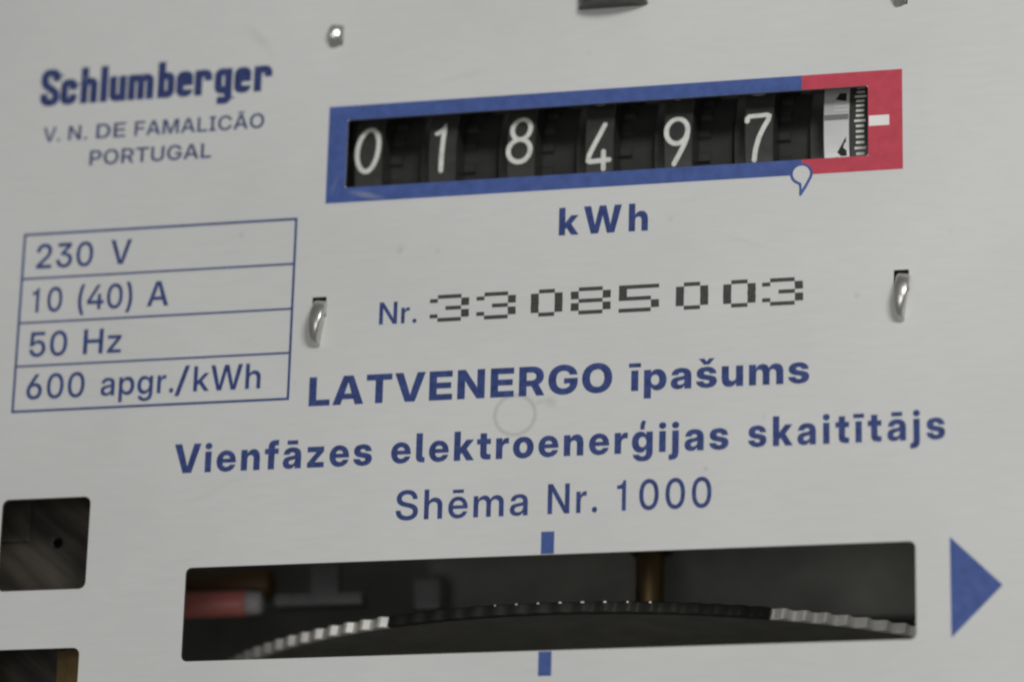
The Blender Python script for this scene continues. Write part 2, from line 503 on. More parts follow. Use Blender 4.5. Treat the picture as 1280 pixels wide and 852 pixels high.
def wrap(points, faces, uc, ang, r):
    V = [(uc+x, CV+r*math.sin(ang+y/r), CW+r*math.cos(ang+y/r)) for x, y in points]
    return V, faces

def dense(pts, closed):
    out = []
    n = len(pts)
    for i in range(n if closed else n-1):
        a, b = Vector(pts[i]), Vector(pts[(i+1) % n])
        k = max(1, int((b-a).length/0.35))
        out += [tuple(a.lerp(b, j/k)) for j in range(k)]
    if not closed: out.append(tuple(pts[-1]))
    return out

def numeral_mesh(d, uc, ang, t=0.5):
    V = []; F = []
    for k, (pts, closed) in enumerate(numeral_strokes(d)):
        v, f = ribbon(dense(pts, closed), t, True, closed)
        v, f = wrap([(p[0], p[1]) for p in v], f, uc, ang, RDR+0.03+0.003*k)
        b = len(V); V += v; F += [tuple(i+b for i in q) for q in f]
    return mesh_from('numeral', V, F)

drums = [('0', -16.37, 5.2, 'black number drum showing a white zero, leftmost in the counter'),
         ('1', -8.5, 3.6, 'black number drum showing a white one, beside the zero drum'),
         ('8', -0.18, 5.4, 'black number drum showing a white eight, third in the counter'),
         ('4', 8.04, -0.6, 'black number drum showing a white four cut off by the window edge'),
         ('9', 16.2, -0.3, 'black number drum showing a white nine, after the four drum'),
         ('7', 24.49, -0.9, 'black number drum showing a white seven, beside the white banded drum')]
for d, uc, ang, lab in drums:
    t = empty('number_drum', (uc, CV, CW))
    tag(t, lab, 'number drum', 'number drums of the counter')
    u0 = uc-1.42
    V, F = lathe_u([(0, RDR-0.12), (0.12, RDR), (2.85, RDR), (2.97, RDR-0.12), (2.97, 5)], 160, u0, CV, CW)
    me = fix_normals(mesh_from('digit_ring', V, F)); new_obj('digit_ring', me, M['drum'], t)
    V, F = lathe_u([(-1.55, 4), (-1.55, RDR-2.8), (-1.45, RDR-2.7), (-0.01, RDR-2.7)], 120, u0, CV, CW)
    new_obj('shoulder', fix_normals(mesh_from('shoulder', V, F)), M['drum'], t)
    V, F = gear_u(u0+3.0, u0+4.2, 8.2, 8.75, 20, CV, CW, 0.1*uc)
    new_obj('drive_gear', fix_normals(mesh_from('drive_gear', V, F)), M['hub'], t)
    V, F = lathe_u([(2.98, 3), (2.98, RDR-3.6), (6.45, RDR-3.6), (6.45, 3)], 60, u0, CV, CW)
    new_obj('hub', fix_normals(mesh_from('hub', V, F)), M['hub'], t)
    for k in (-1, 0, 1, 2):
        dd = str((int(d)+k) % 10)
        new_obj('numeral', numeral_mesh(dd, uc, math.radians(ang+36*k)), M['digit'], t)

# pinions that carry from drum to drum, on their own little axle under the drums
pin_lab = ['small dark pinion between the zero and one drums', 'small dark pinion between the one and eight drums', 'small dark pinion between the eight and four drums',
           'small dark pinion between the four and nine drums', 'small dark pinion between the nine and seven drums', 'small dark pinion between the seven drum and the white band']
for (d, uc, ang, lab), pl in zip(drums, pin_lab):
    t = empty('pinion_gear', (uc+3.4, CV-3, -4.5))
    tag(t, pl, 'pinion', 'pinions between the number drums')
    V, F = gear_u(uc+2.75, uc+4.15, 1.5, 2.2, 8, CV-4.2, -6.8, 0.3+0.07*uc)
    new_obj('pinion_teeth', bevelled(mesh_from('pinion_teeth', V, F), 0.08, 1), M['hub'], t)
    V, F = lathe_u([(2.2, 0.9), (2.3, 1.0), (4.6, 1.0), (4.7, 0.9)], 20, uc, CV-4.2, -6.8)
    new_obj('pinion_collar', mesh_from('pinion_collar', V, F), M['hub'], t)

# the last drum: white band with a stripe and a pointer, and the finely divided dial ring
t = empty('fraction_drum', (32.5, CV, CW))
tag(t, 'white banded drum with a divided ring inside the red border', 'number drum', 'number drums of the counter')
V, F = lathe_u([(29.3, 4), (29.3, RDR-2.8), (29.4, RDR-2.7), (31.1, RDR-2.7)], 120, 0, CV, CW)
new_obj('shoulder', fix_normals(mesh_from('shoulder', V, F)), M['drum'], t)
V, F = lathe_u([(31.12, 5), (31.12, RDR-0.1), (31.2, RDR), (33.68, RDR), (33.72, RDR-0.05), (33.72, 5)], 160, 0, CV, CW)
new_obj('white_band', fix_normals(mesh_from('white_band', V, F)), M['drum_white'], t)
V, F = lathe_u([(33.76, 5), (33.76, RDR-0.1), (33.86, RDR), (36.9, RDR), (37.0, RDR-0.1), (37.0, 5)], 160, 0, CV, CW)
new_obj('dial_ring', fix_normals(mesh_from('dial_ring', V, F)), M['drum'], t)
def patch(poly, name, mat, off=0.03):
    V = [(x, CV+(RDR+off)*math.sin(math.radians(a)), CW+(RDR+off)*math.cos(math.radians(a))) for x, a in poly]
    new_obj(name, fix_normals(mesh_from(name, V, [tuple(range(len(V)))])), mat, t)
M['grey_mark'] = material('grey_mark', (0.16, 0.16, 0.16), 0.5)
patch([(31.22, 5.2), (33.65, 5.2), (33.65, 8.2), (31.22, 8.2)], 'stripe_mark', M['grey_mark'])
patch([(33.45, -13.1), (33.4, -3.8), (32.5, -11.2), (32.85, -13.1)], 'pointer_mark', M['black_paint'])
patch([(32.3, 16.6), (33.4, 15.4), (33.4, 20.5), (32.7, 20.5)], 'pointer_mark', M['black_paint'])
patch([(32.1, -14.6), (32.45, -13.2), (32.5, -14.6)], 'pointer_mark', M['black_paint'])
M['pale_mark'] = material('pale_mark', (0.34, 0.34, 0.34), 0.5)
for k_ in range(6):
    a_ = 9.4+1.15*k_
    patch([(31.25, a_-0.2), (32.2 if k_ % 2 else 33.6, a_-0.2), (32.2 if k_ % 2 else 33.6, a_+0.2), (31.25, a_+0.2)], 'scale_tick', M['pale_mark'], 0.02)
for k in range(-16, 16):
    a = 4.0 + 2.75*k
    long = k % 5 == 0
    ins = 0.0 if long else 0.16
    patch([(34.25+ins, a-0.62), (35.4-ins, a-0.62), (35.4-ins, a+0.62), (34.25+ins, a+0.62)], 'scale_tick', M['digit'])

# ------------------------------------------------------------------ the face plate
plate = empty('face_plate', (0, -42, -0.5))
tag(plate, 'pale grey painted meter face plate with blue lettering and a counter window', 'face plate')
tabs = [(-19.9, 35.9, 'stub'), (39.05, 36.0, 'stub'), (-20.42, 5.75, 'hook'), (38.97, 5.3, 'hook')]
loops = [rect(-60, -46, 58, 46, 2.0), rect(-18.07, 17.5, 35.9, 24.95, 0.25), rect(-33.0, -31.78, 40.2, -22.2, 0.6),
         rect(-53.1, -23.95, -43.6, -14.33, 0.7), rect(-53.1, -40.0, -43.78, -30.03, 0.7)]
for (tu, tv, tk) in tabs:
    loops.append(rect(tu-0.62, tv-2.2, tu+0.86, tv, 0.1, 2) if tk == 'hook' else rect(tu-0.5, tv-2.5, tu+0.9, tv-0.3, 0.1, 2))
me = outline_mesh('sheet', loops, 0.0, 0.35, 0.03)
me.materials.append(M['plate']); me.materials.append(M['edge'])
for pg in me.polygons:
    if abs(pg.normal.y) < 0.75: pg.material_index = 1
new_obj('sheet', me, None, plate)

INK = 0.02
from mathutils.geometry import delaunay_2d_cdt
def glyph_fill(loops):
    """Triangles of a letter whose outlines may overlap (non-zero winding)."""
    P = []; E = []
    for lp in loops:
        b0 = len(P); n = len(lp)
        P += [Vector(q) for q in lp]
        E += [(b0+i, b0+(i+1) % n) for i in range(n)]
    vs, es, fs, *_r = delaunay_2d_cdt(P, E, [], 0, 1e-5)
    keep = []
    for f in fs:
        c = sum((vs[i] for i in f), Vector((0, 0)))/len(f)
        wn = 0
        for lp in loops:
            for i in range(len(lp)):
                (x0, y0), (x1, y1) = lp[i-1], lp[i]
                if (y0 <= c.y) != (y1 <= c.y):
                    if x0 + (c.y-y0)/(y1-y0)*(x1-x0) > c.x: wn += 1 if y1 > y0 else -1
        if wn: keep.append(tuple(f))
    return [tuple(v) for v in vs], keep
def ink(name, loops, mat, label=None, h=INK, parent=plate):
    o = new_obj(name, outline_mesh(name, loops, h), mat, parent)
    if label: o['label'] = label
    return o

# counter border: blue with a red end
bo, wi = (-20.11, 15.87, 39.35, 26.52), (-18.07, 17.5, 35.9, 24.95)
g = 0.012
ink('counter_border', [[(29.25, bo[1]), (29.25, wi[1]-g), (wi[0]-g, wi[1]-g), (wi[0]-g, wi[3]+g), (29.25, wi[3]+g), (29.25, bo[3]), (bo[0], bo[3]), (bo[0], bo[1])]],
    M['blue'], 'blue printed border around the left of the counter window')
ink('counter_border', [[(29.26, bo[1]), (bo[2], bo[1]), (bo[2], bo[3]), (29.26, bo[3]), (29.26, wi[3]+g), (wi[2]+g, wi[3]+g), (wi[2]+g, wi[1]-g), (29.26, wi[1]-g)]],
    M['red'], 'red printed end of the counter border')
ink('pointer_tick', [rect(35.99, 20.62, 38.03, 21.72)], M['white_print'], None, 0.026)
# decimal comma: white drop outlined in blue
ink('decimal_comma', [arc(29.21, 15.98, 1.14, 1.14, -24, 238, 30) + [(28.92, 14.85), (29.0, 14.55), (28.98, 13.68), (29.2, 13.66), (29.75, 14.55)]],
    M['blue'], 'white comma outlined in blue under the border', 0.026)
ink('comma_fill', [arc(29.21, 15.98, 0.86, 0.86, -24, 242, 28) + [(29.22, 14.95), (29.24, 14.3), (29.6, 14.88)]], M['plate'], None, 0.032)
ink('direction_arrow', [[(43.5, -21.9), (43.54, -31.75), (48.45, -26.78)]], M['blue'])
ink('index_mark', [rect(3.48, -22.12, 4.79, -19.87)], M['blue'])
ink('index_mark', [rect(3.48, -34.3, 4.79, -31.88)], M['blue'])

# rating table
tbl = new_obj('rating_table', outline_mesh('rating_table', [
    rect(-52.88, -5.07, -23.03, 14.52), rect(-52.62, 9.62, -23.29, 14.26), rect(-52.62, 4.77, -23.29, 9.4),
    rect(-52.62, 0.05, -23.29, 4.55), rect(-52.62, -4.81, -23.29, -0.17)], INK), M['text'], plate)

# ---- lettering: outlines as data (per 1000 em), drawn as thin print
REG = "V686:267,0 6,728 144,728 276,342 316,217 365,55 329,55 377,217 416,342 544,728 680,728 424,0|.269:136,-9 83,13 61,66 83,119 136,141 189,119 211,66 189,13|N720:61,0 61,728 198,728 456,318 482,275 516,216 550,154 537,123 534,194 532,271 531,327 531,728 659,728 659,0 521,0 289,368 257,420 213,494 161,585 182,604 186,503 188,423 188,368 188,0|D697:306,0 123,0 123,109 299,109 371,116 430,139 476,176 508,226 527,289 533,365 527,439 508,502 476,552 432,589 374,611 303,619 119,619 119,728 311,728 412,717 498,684 567,630 619,558 651,469 661,365 651,260 619,170 567,98 497,44 409,11;188,728 188,0 61,0 61,728|E597:61,0 61,728 565,728 565,617 188,617 188,423 537,423 537,315 188,315 188,110 565,110 565,0|F572:61,0 61,728 549,728 549,617 188,617 188,417 523,417 523,309 188,309 188,0|A691:6,0 267,728 426,728 685,0 545,0 417,385 377,512 329,673 364,673 316,512 275,385 143,0;160,175 160,280 531,280 531,175|M880:61,0 61,728 243,728 387,341 404,291 424,229 443,168 457,119 426,119 440,168 459,229 479,291 495,341 636,728 820,728 820,0 695,0 695,374 695,429 697,495 699,565 700,633 716,633 692,558 669,486 649,423 632,374 492,0 389,0 247,374 230,423 209,486 186,558 161,633 181,633 182,565 184,495 186,429 186,374 186,0|L549:61,0 61,728 188,728 188,110 526,110 526,0|I372:34,0 34,106 122,106 122,622 34,622 34,728 338,728 338,622 250,622 250,106 338,106 338,0|C725:378,-12 283,0 201,35 132,91 79,166 47,257 36,363 47,470 79,562 131,637 200,693 283,728 378,739 492,721 587,669 655,586 691,479 562,479 538,541 498,587 444,616 379,625 317,617 264,593 221,553 189,501 170,437 164,363 170,290 189,226 221,174 264,135 317,111 379,102 444,112 498,140 538,186 562,248 691,248 655,141 586,59 492,6|Ã691:6,0 267,728 426,728 685,0 545,0 417,385 377,512 329,673 364,673 316,512 275,385 143,0;160,175 160,280 531,280 531,175;413,814 375,821 342,837 314,853 291,860 270,847 262,816 189,816 196,865 214,903 243,926 281,934 320,927 352,911 378,895 403,888 425,899 434,932 505,932 498,883 479,845 450,822|O748:374,-12 282,0 200,35 132,91 80,166 47,258 36,363 47,470 80,562 132,637 200,693 282,728 374,739 466,728 548,693 616,637 668,562 701,470 712,363 701,257 668,166 616,91 548,35 466,0;374,102 431,110 481,133 524,170 557,222 578,286 584,363 578,441 557,506 524,557 481,595 431,618 374,625 317,618 267,595 224,557 191,506 171,441 164,363 171,286 191,222 224,170 267,133 317,110|P624:61,0 61,728 338,728 413,720 476,699 528,665 566,619 590,562 597,495 589,429 565,372 526,326 474,292 410,270 336,263 130,263 130,372 331,372 407,387 455,430 472,495 455,561 407,604 331,619 188,619 188,0|R644:61,0 61,728 344,728 419,720 482,699 534,665 572,619 596,562 604,495 595,430 570,373 530,328 477,294 412,273 336,266 136,266 136,371 338,371 413,386 462,429 479,495 461,562 413,604 337,620 188,620 188,0;477,0 307,328 444,328 617,0|T626:23,617 23,728 603,728 603,617 377,617 377,0 250,0 250,617|U704:352,-12 269,-3 197,22 139,62 95,115 67,178 58,251 58,728 184,728 184,261 204,178 263,121 352,101 441,121 500,178 520,261 520,728 645,728 645,251 636,178 609,115 565,62 507,22 435,-3|G734:377,-12 282,0 199,36 131,92 79,168 46,259 36,363 47,470 80,562 132,637 201,693 283,728 375,739 490,721 585,669 654,589 689,487 560,487 537,543 497,587 444,615 378,625 317,617 264,593 222,554 190,501 170,438 164,363 170,289 190,226 222,174 265,135 318,110 379,102 477,125 544,187 569,280 602,277 398,277 398,378 694,378 694,291 683,207 652,134 604,73 540,27 463,-2|0645:322,-12 241,0 173,34 118,90 78,164 53,256 45,363 53,471 78,563 118,638 173,693 241,728 322,739 403,728 472,693 527,638 567,563 591,471 600,363 591,256 567,164 527,89 472,34 403,0;322,93 369,101 408,126 439,165 461,219 475,285 480,363 475,442 461,508 439,562 408,602 369,626 322,634 276,626 237,602 206,562 183,508 170,442 165,363 170,285 183,219 206,165 237,126 276,101|1645:99,0 99,105 567,105 567,0;405,728 405,0 282,0 282,607 281,607 107,494 107,610 287,728|2645:70,0 70,97 334,328 398,389 439,445 453,509 438,576 393,619 325,634 251,616 204,564 188,483 70,483 78,555 101,617 139,669 190,707 252,731 324,739 393,732 453,711 503,678 541,633 565,578 573,515 554,424 500,342 413,256 243,106 243,105 576,105 576,0|3645:323,-12 245,-3 179,21 126,60 87,110 62,170 54,236 177,236 195,159 245,109 321,91 395,108 444,156 462,227 442,296 387,341 302,356 206,356 206,440 395,621 395,622 98,622 98,728 549,728 549,625 315,403 315,429 397,428 464,411 517,380 555,337 578,284 585,224 577,159 552,102 513,54 460,18 396,-4|4645:28,164 28,264 359,728 488,728 162,267 162,266 616,266 616,164;394,0 394,194 394,239 394,454 514,454 514,0|5645:323,-10 252,-3 190,19 138,54 97,100 71,155 59,219 181,219 203,154 253,109 324,92 396,111 444,164 462,240 445,317 398,370 328,389 238,367 207,341 187,306 69,306 92,728 541,728 541,622 205,622 191,427 192,427 261,474 348,490 441,472 515,420 565,341 583,243 575,173 550,112 512,61 460,22 396,-2|6645:324,-11 252,-3 189,21 136,59 97,109 72,169 63,239 90,354 123,418 171,491 337,728 475,728 233,391 214,391 240,428 282,459 348,472 413,465 469,442 516,407 552,359 574,302 581,236 573,168 549,108 510,58 458,20 396,-3;322,92 393,111 442,163 461,236 442,309 393,360 322,378 251,360 202,309 184,236 202,163 251,111|7645:126,0 440,619 440,620 76,620 76,728 568,728 568,619 257,0|8645:322,-12 248,-5 184,14 131,46 90,87 65,137 57,195 78,283 138,348 225,379 225,379 167,398 121,433 92,482 82,543 89,597 113,644 149,684 198,714 256,733 322,739 389,733 447,714 495,684 532,645 555,597 562,543 552,483 523,433 477,398 419,379 419,379 507,348 566,283 588,195 579,137 554,87 514,46 461,14 396,-5;322,86 395,101 443,142 461,203 443,266 394,309 322,325 250,309 201,266 183,203 201,141 249,101;322,423 384,437 425,475 440,532 425,589 384,627 322,640 260,627 219,589 204,532 219,475 260,437|9645:320,739 393,731 456,707 508,669 548,619 573,558 581,489 555,373 521,309 474,237 308,0 170,0 411,337 431,337 405,300 363,268 296,255 232,263 175,285 128,321 93,368 71,426 63,491 71,560 96,620 135,670 187,707 249,731;323,636 252,617 202,565 184,491 202,419 252,368 323,349 393,368 443,419 461,491 443,565 393,617|(391:123,289 137,462 178,630 238,765 355,765 298,614 259,450 245,289 258,151 294,10 355,-144 238,-144 188,-44 152,63 130,175|)391:35,-144 97,10 133,151 145,289 132,450 93,614 35,765 153,765 213,630 253,462 268,289 261,175 239,63 202,-44 153,-144|H714:61,0 61,728 188,728 188,427 526,427 526,728 653,728 653,0 526,0 526,316 188,316 188,0|z507:47,0 47,85 312,414 312,416 47,416 47,516 457,516 457,427 196,101 196,99 460,99 460,0|a540:212,-8 121,9 57,61 34,146 51,219 96,265 161,291 237,304 313,313 353,325 365,351 365,355 354,395 321,422 270,431 217,422 181,395 165,356 48,356 79,445 156,505 272,526 362,514 429,479 471,424 485,352 485,0 366,0 366,73 364,73 333,32 284,2;242,82 310,97 352,136 366,191 366,247 349,240 322,234 288,228 251,222 202,209 166,186 152,147 163,112 195,90|p586:55,-204 55,516 174,516 174,443 176,443 216,489 269,517 332,526 395,518 449,492 493,452 527,398 548,333 555,258 548,183 527,118 494,64 449,23 395,-2 332,-10 269,-1 217,29 178,77 176,77 176,-204;303,91 371,111 416,167 432,258 416,349 371,406 303,425 233,404 186,346 169,258 186,170 233,112|g586:288,-211 171,-191 92,-135 56,-48 175,-48 197,-86 236,-109 288,-117 340,-109 378,-86 403,-47 411,5 411,84 410,84 370,34 317,6 254,-4 191,5 137,30 92,70 59,123 38,187 31,260 38,334 59,399 92,452 137,492 191,518 253,526 316,517 370,488 411,439 411,439 411,516 531,516 531,13 523,-59 499,-116 462,-159 412,-188;282,96 353,117 400,175 416,261 400,349 353,406 282,426 215,407 170,352 154,261 170,172 215,116|r354:55,0 55,516 172,516 172,430 173,430 218,498 253,515 298,521 321,520 338,519 338,411 315,413 280,415 228,401 190,361 176,293 176,0|/350:346,762 111,-109 4,-109 238,762|k535:166,162 166,306 178,306 380,516 526,516 286,262 262,262;55,0 55,728 176,728 176,0;394,0 214,235 295,320 539,0|W979:203,0 6,728 140,728 238,332 256,249 274,167 290,84 267,84 284,167 302,249 321,332 422,728 557,728 657,332 677,249 695,167 713,84 689,84 705,167 722,249 741,332 838,728 973,728 776,0 632,0 520,423 497,520 473,632 506,632 482,520 459,423 347,0|h571:176,292 176,0 55,0 55,728 176,728 176,385 150,385 180,446 220,490 271,517 332,526 428,503 493,434 511,383 516,322 516,0 395,0 395,303 388,354 368,390 335,412 290,419 232,406 191,365|S638:323,-12 240,-4 169,18 112,54 70,104 44,165 36,237 160,237 181,161 237,113 324,96 404,109 457,146 476,202 463,247 419,281 341,306 262,324 167,355 102,398 63,453 50,523 58,584 83,637 123,680 177,712 242,732 317,739 392,732 457,711 510,677 549,631 574,574 584,507 463,507 450,559 420,598 374,623 316,631 244,618 195,582 177,529 191,486 233,455 310,430 385,413 482,382 550,339 590,282 603,210 594,146 569,92 527,48 472,15 403,-5|ē552:282,-12 210,-3 148,23 98,64 61,118 38,183 31,257 39,331 62,397 100,451 149,493 209,519 277,527 378,508 456,453 506,368 523,259 523,226 79,226 79,310 462,310 408,287 392,364 347,413 279,431 210,413 165,364 150,287 150,235 165,156 211,103 285,84 340,94 380,120 403,159 517,159 474,70 392,10;416,695 416,611 138,611 138,695|m867:55,0 55,516 172,516 172,403 163,403 202,472 259,512 327,526 383,518 430,492 465,453 483,403 467,403 501,468 562,511 640,526 728,505 790,442 807,396 812,340 812,0 691,0 691,324 684,368 663,399 595,423 541,409 505,372 493,317 493,0 375,0 375,329 368,368 348,397 318,416 280,423 229,410 191,371 176,308 176,0| 269:"
BOLD = "k570:200,132 200,334 219,334 373,516 570,516 344,249 299,249;46,0 46,728 217,728 217,0;381,0 239,212 351,331 578,0|W1018:196,0 2,728 194,728 265,408 286,309 304,211 322,112 283,112 302,211 322,309 344,408 421,728 597,728 674,408 696,309 716,211 735,112 696,112 714,211 732,309 752,408 824,728 1016,728 822,0 625,0 532,365 511,461 484,591 534,591 507,461 486,365 393,0|h603:217,280 217,0 46,0 46,728 217,728 217,377 190,377 219,438 260,486 312,517 379,527 432,521 475,503 536,433 557,324 557,0 385,0 385,288 380,328 364,357 338,375 303,381 257,370 228,337|L567:46,0 46,728 224,728 224,152 546,152 546,0|A740:2,0 252,728 487,728 738,0 539,0 442,316 394,480 346,657 394,657 345,480 296,316 196,0;175,138 175,277 566,277 566,138|T646:21,576 21,728 626,728 626,576 412,576 412,0 234,0 234,576|V729:252,0 2,728 197,728 298,412 346,247 396,70 344,70 391,247 438,412 534,728 727,728 484,0|E621:46,0 46,728 590,728 590,576 224,576 224,439 562,439 562,292 224,292 224,152 590,152 590,0|N732:46,0 46,728 230,728 434,401 463,353 499,288 535,221 514,173 510,257 508,348 508,417 508,728 686,728 686,0 502,0 314,299 279,357 234,438 183,530 217,545 222,444 224,358 224,299 224,0|R658:46,0 46,728 347,728 426,720 493,697 548,661 588,612 614,552 622,481 613,412 587,353 545,305 488,269 418,247 337,240 155,240 155,380 335,380 395,393 434,428 448,481 434,534 395,569 334,581 224,581 224,0;453,0 291,329 476,329 641,0|G738:377,-12 278,0 192,35 121,91 69,165 36,257 25,363 36,474 71,567 125,641 196,695 280,728 374,739 495,721 596,668 668,586 701,480 520,480 504,523 474,556 433,577 380,584 329,577 285,557 250,526 225,482 205,363 225,245 251,202 286,170 330,150 383,144 463,160 514,204 532,270 571,267 388,267 388,397 707,397 707,298 696,211 665,136 615,74 549,27 469,-2|O747:373,-12 280,-1 196,33 125,87 71,161 36,254 25,363 36,474 71,566 125,641 196,695 280,728 373,739 467,728 551,695 622,641 676,566 710,474 722,363 710,253 676,161 622,87 551,33 467,-1;373,144 422,150 463,170 522,245 542,363 522,483 463,558 422,577 373,584 284,558 225,483 205,363 225,245 284,170|ī263:46,0 46,516 217,516 217,0;276,699 276,595 -12,595 -12,699|p612:46,-204 46,516 215,516 215,449 217,449 255,492 304,518 366,527 427,518 481,493 525,452 559,398 580,333 587,259 580,182 559,116 526,63 482,22 427,-3 364,-11 302,-1 253,28 219,77 217,77 217,-204;316,125 368,141 402,187 414,259 402,330 368,375 316,391 261,375 224,329 210,259 224,188 261,142|a569:204,-9 113,8 50,59 28,144 43,217 86,265 150,293 227,306 301,315 341,328 353,352 353,355 345,381 320,398 283,405 243,398 217,378 205,348 47,348 57,400 79,444 114,480 161,506 219,522 289,527 389,515 462,480 507,423 523,347 523,0 356,0 356,72 354,72 317,26 268,0;257,102 306,113 342,142 355,185 355,231 339,226 319,221 294,216 265,211 226,200 199,180 189,152 198,125 221,108|š540:276,-13 148,9 60,71 34,114 22,165 190,165 215,121 273,104 326,116 345,147 330,174 283,190 190,206 122,226 73,259 43,303 34,358 40,406 61,447 95,481 141,506 266,526 334,521 392,504 439,478 475,443 497,399 506,348 349,348 327,392 272,410 222,397 204,367 218,340 259,325 363,306 433,286 481,257 509,217 519,166 511,116 488,72 452,36 403,10;210,734 270,654 334,734 460,734 460,734 336,580 205,580 83,734 83,734|u603:223,-11 128,13 67,83 46,191 46,516 217,516 217,227 223,188 239,159 265,141 300,135 345,145 375,179 385,236 385,516 557,516 557,0 388,0 388,138 413,138 383,77 343,30 291,-1|m904:46,0 46,516 211,516 211,395 203,395 240,469 299,513 369,527 423,518 471,493 506,452 524,395 509,395 544,467 606,512 684,527 774,505 835,442 858,343 858,0 687,0 687,305 665,367 610,389 570,378 543,348 534,303 534,0 370,0 370,307 350,367 295,389 255,378 227,348 217,300 217,0|s540:276,-13 148,9 60,71 34,114 22,165 190,165 215,121 273,104 326,116 345,147 330,174 283,190 190,206 122,226 73,259 43,303 34,358 40,406 61,447 95,481 141,506 266,526 334,521 392,504 439,478 475,443 497,399 506,348 349,348 327,392 272,410 222,397 204,367 218,340 259,325 363,306 433,286 481,257 509,217 519,166 511,116 488,72 452,36 403,10|i263:46,0 46,516 217,516 217,0;131,564 64,588 44,616 38,650 44,684 64,712 131,736 199,712 219,684 225,650 219,616 199,588|e573:292,-12 217,-3 152,23 99,64 59,118 34,184 25,258 34,332 59,397 99,452 151,493 215,519 287,527 394,508 477,453 531,369 550,262 550,216 80,216 80,317 470,317 392,297 380,353 345,389 292,402 238,389 204,353 191,297 191,221 204,163 240,124 298,111 341,118 374,137 393,165 546,165 501,74 411,11|n603:217,280 217,0 46,0 46,516 215,516 215,377 190,377 219,438 260,486 312,517 379,527 432,521 475,503 536,433 557,324 557,0 385,0 385,288 380,328 364,357 338,375 303,381 257,370 228,337|f400:380,516 380,384 9,384 9,516;103,0 103,571 123,659 183,711 285,728 342,728 380,728 380,596 357,596 329,596 287,584 274,542 274,0|ā569:204,-9 113,8 50,59 28,144 43,217 86,265 150,293 227,306 301,315 341,328 353,352 353,355 345,381 320,398 283,405 243,398 217,378 205,348 47,348 57,400 79,444 114,480 161,506 219,522 289,527 389,515 462,480 507,423 523,347 523,0 356,0 356,72 354,72 317,26 268,0;257,102 306,113 342,142 355,185 355,231 339,226 319,221 294,216 265,211 226,200 199,180 189,152 198,125 221,108;426,699 426,595 138,595 138,699|z543:47,0 47,112 291,382 291,383 47,383 47,516 491,516 491,397 253,133 253,132 495,132 495,0|l292:229,0 146,9 89,35 57,81 46,150 46,728 217,728 217,166 227,137 257,128 268,128 278,128 278,0 253,0|t395:374,516 374,384 9,384 9,516;97,656 268,656 268,175 278,141 316,132 347,132 374,132 374,0 334,0 278,0 197,9 141,35 108,80 97,146|r396:46,0 46,516 212,516 212,425 213,425 231,467 257,496 293,512 339,517 364,517 385,517 385,376 356,377 318,378 266,364 230,325 217,262 217,0|o595:297,-12 221,-3 155,22 100,62 59,115 34,181 25,258 34,334 59,400 100,454 155,494 221,519 297,527 374,519 440,494 494,454 535,400 561,334 570,258 561,181 535,115 494,62 440,22 374,-3;297,124 349,139 384,185 397,258 384,331 349,376 297,392 246,376 211,331 198,258 211,185 246,139|g612:302,-211 229,-205 169,-189 87,-128 51,-39 214,-39 230,-66 260,-84 302,-90 343,-84 372,-64 390,-32 396,12 396,92 396,92 361,42 310,13 248,4 185,12 131,37 86,77 53,129 32,192 25,263 32,336 53,400 87,453 132,493 185,518 247,527 308,517 358,489 396,444 396,444 396,516 566,516 566,29 558,-47 534,-108 495,-154 443,-186 378,-205;296,137 351,153 388,198 402,266 388,334 351,379 296,395 244,379 210,335 198,266 210,197 244,153|j264:47,516 218,516 218,-30 197,-126 133,-184 28,-204 -39,-204 -39,-72 -4,-72 35,-58 47,-13;132,564 65,588 45,616 38,650 45,684 65,712 132,736 199,712 219,684 226,650 219,616 199,588|ģ612:302,-211 229,-205 169,-189 87,-128 51,-39 214,-39 230,-66 260,-84 302,-90 343,-84 372,-64 390,-32 396,12 396,92 396,92 361,42 310,13 248,4 185,12 131,37 86,77 53,129 32,192 25,263 32,336 53,400 87,453 132,493 185,518 247,527 308,517 358,489 396,444 396,444 396,516 566,516 566,29 558,-47 534,-108 495,-154 443,-186 378,-205;296,137 351,153 388,198 402,266 388,334 351,379 296,395 244,379 210,335 198,266 210,197 244,153;238,573 238,642 247,715 272,769 308,805 390,768 365,716 351,636 351,573| 269:"
def font(s):
    D = {}
    for g_ in s.split('|'):
        ch, rest = g_[0], g_[1:]
        adv, cs = rest.split(':')
        D[ch] = (int(adv), [[tuple(map(int, p.split(','))) for p in c.split(' ')] for c in cs.split(';')] if cs else [])
    return D
FR, FB = font(REG), font(BOLD)
FR['1'] = (600, [[(254, 0), (368, 0), (368, 727), (288, 727), (272, 672), (232, 634), (178, 614), (112, 608), (112, 526), (254, 526)]])
FR['Ã'] = (FR['Ã'][0], [[(x, y-(48 if min(q[1] for q in c) > 700 else 0)) for x, y in c] for c in FR['Ã'][1]])
def bounds(f, ch):
    xs = [p[0] for c in f[ch][1] for p in c]
    return min(xs), max(xs)
rng = random.Random(4)
def set_word(f, s, x0, x1, z, h, trk=0.0):
    """A word whose ink runs from x0 to x1 with capitals h high; trk = extra spacing as a share of h."""
    k = h/727.0
    n = len(s)
    nat = sum(f[c][0] for c in s) - bounds(f, s[0])[0] - (f[s[-1]][0]-bounds(f, s[-1])[1])
    t = trk*h
    kx = ((x1-x0) - t*(n-1))/nat
    x = x0 - bounds(f, s[0])[0]*kx
    V = []; F = []
    for c in s:
        v, fc = glyph_fill([[(x+p[0]*kx, z+p[1]*k) for p in lp] for lp in f[c][1]])
        b0 = len(V)
        V += v; F += [tuple(i+b0 for i in q) for q in fc]
        x += f[c][0]*kx + t
    return V, F
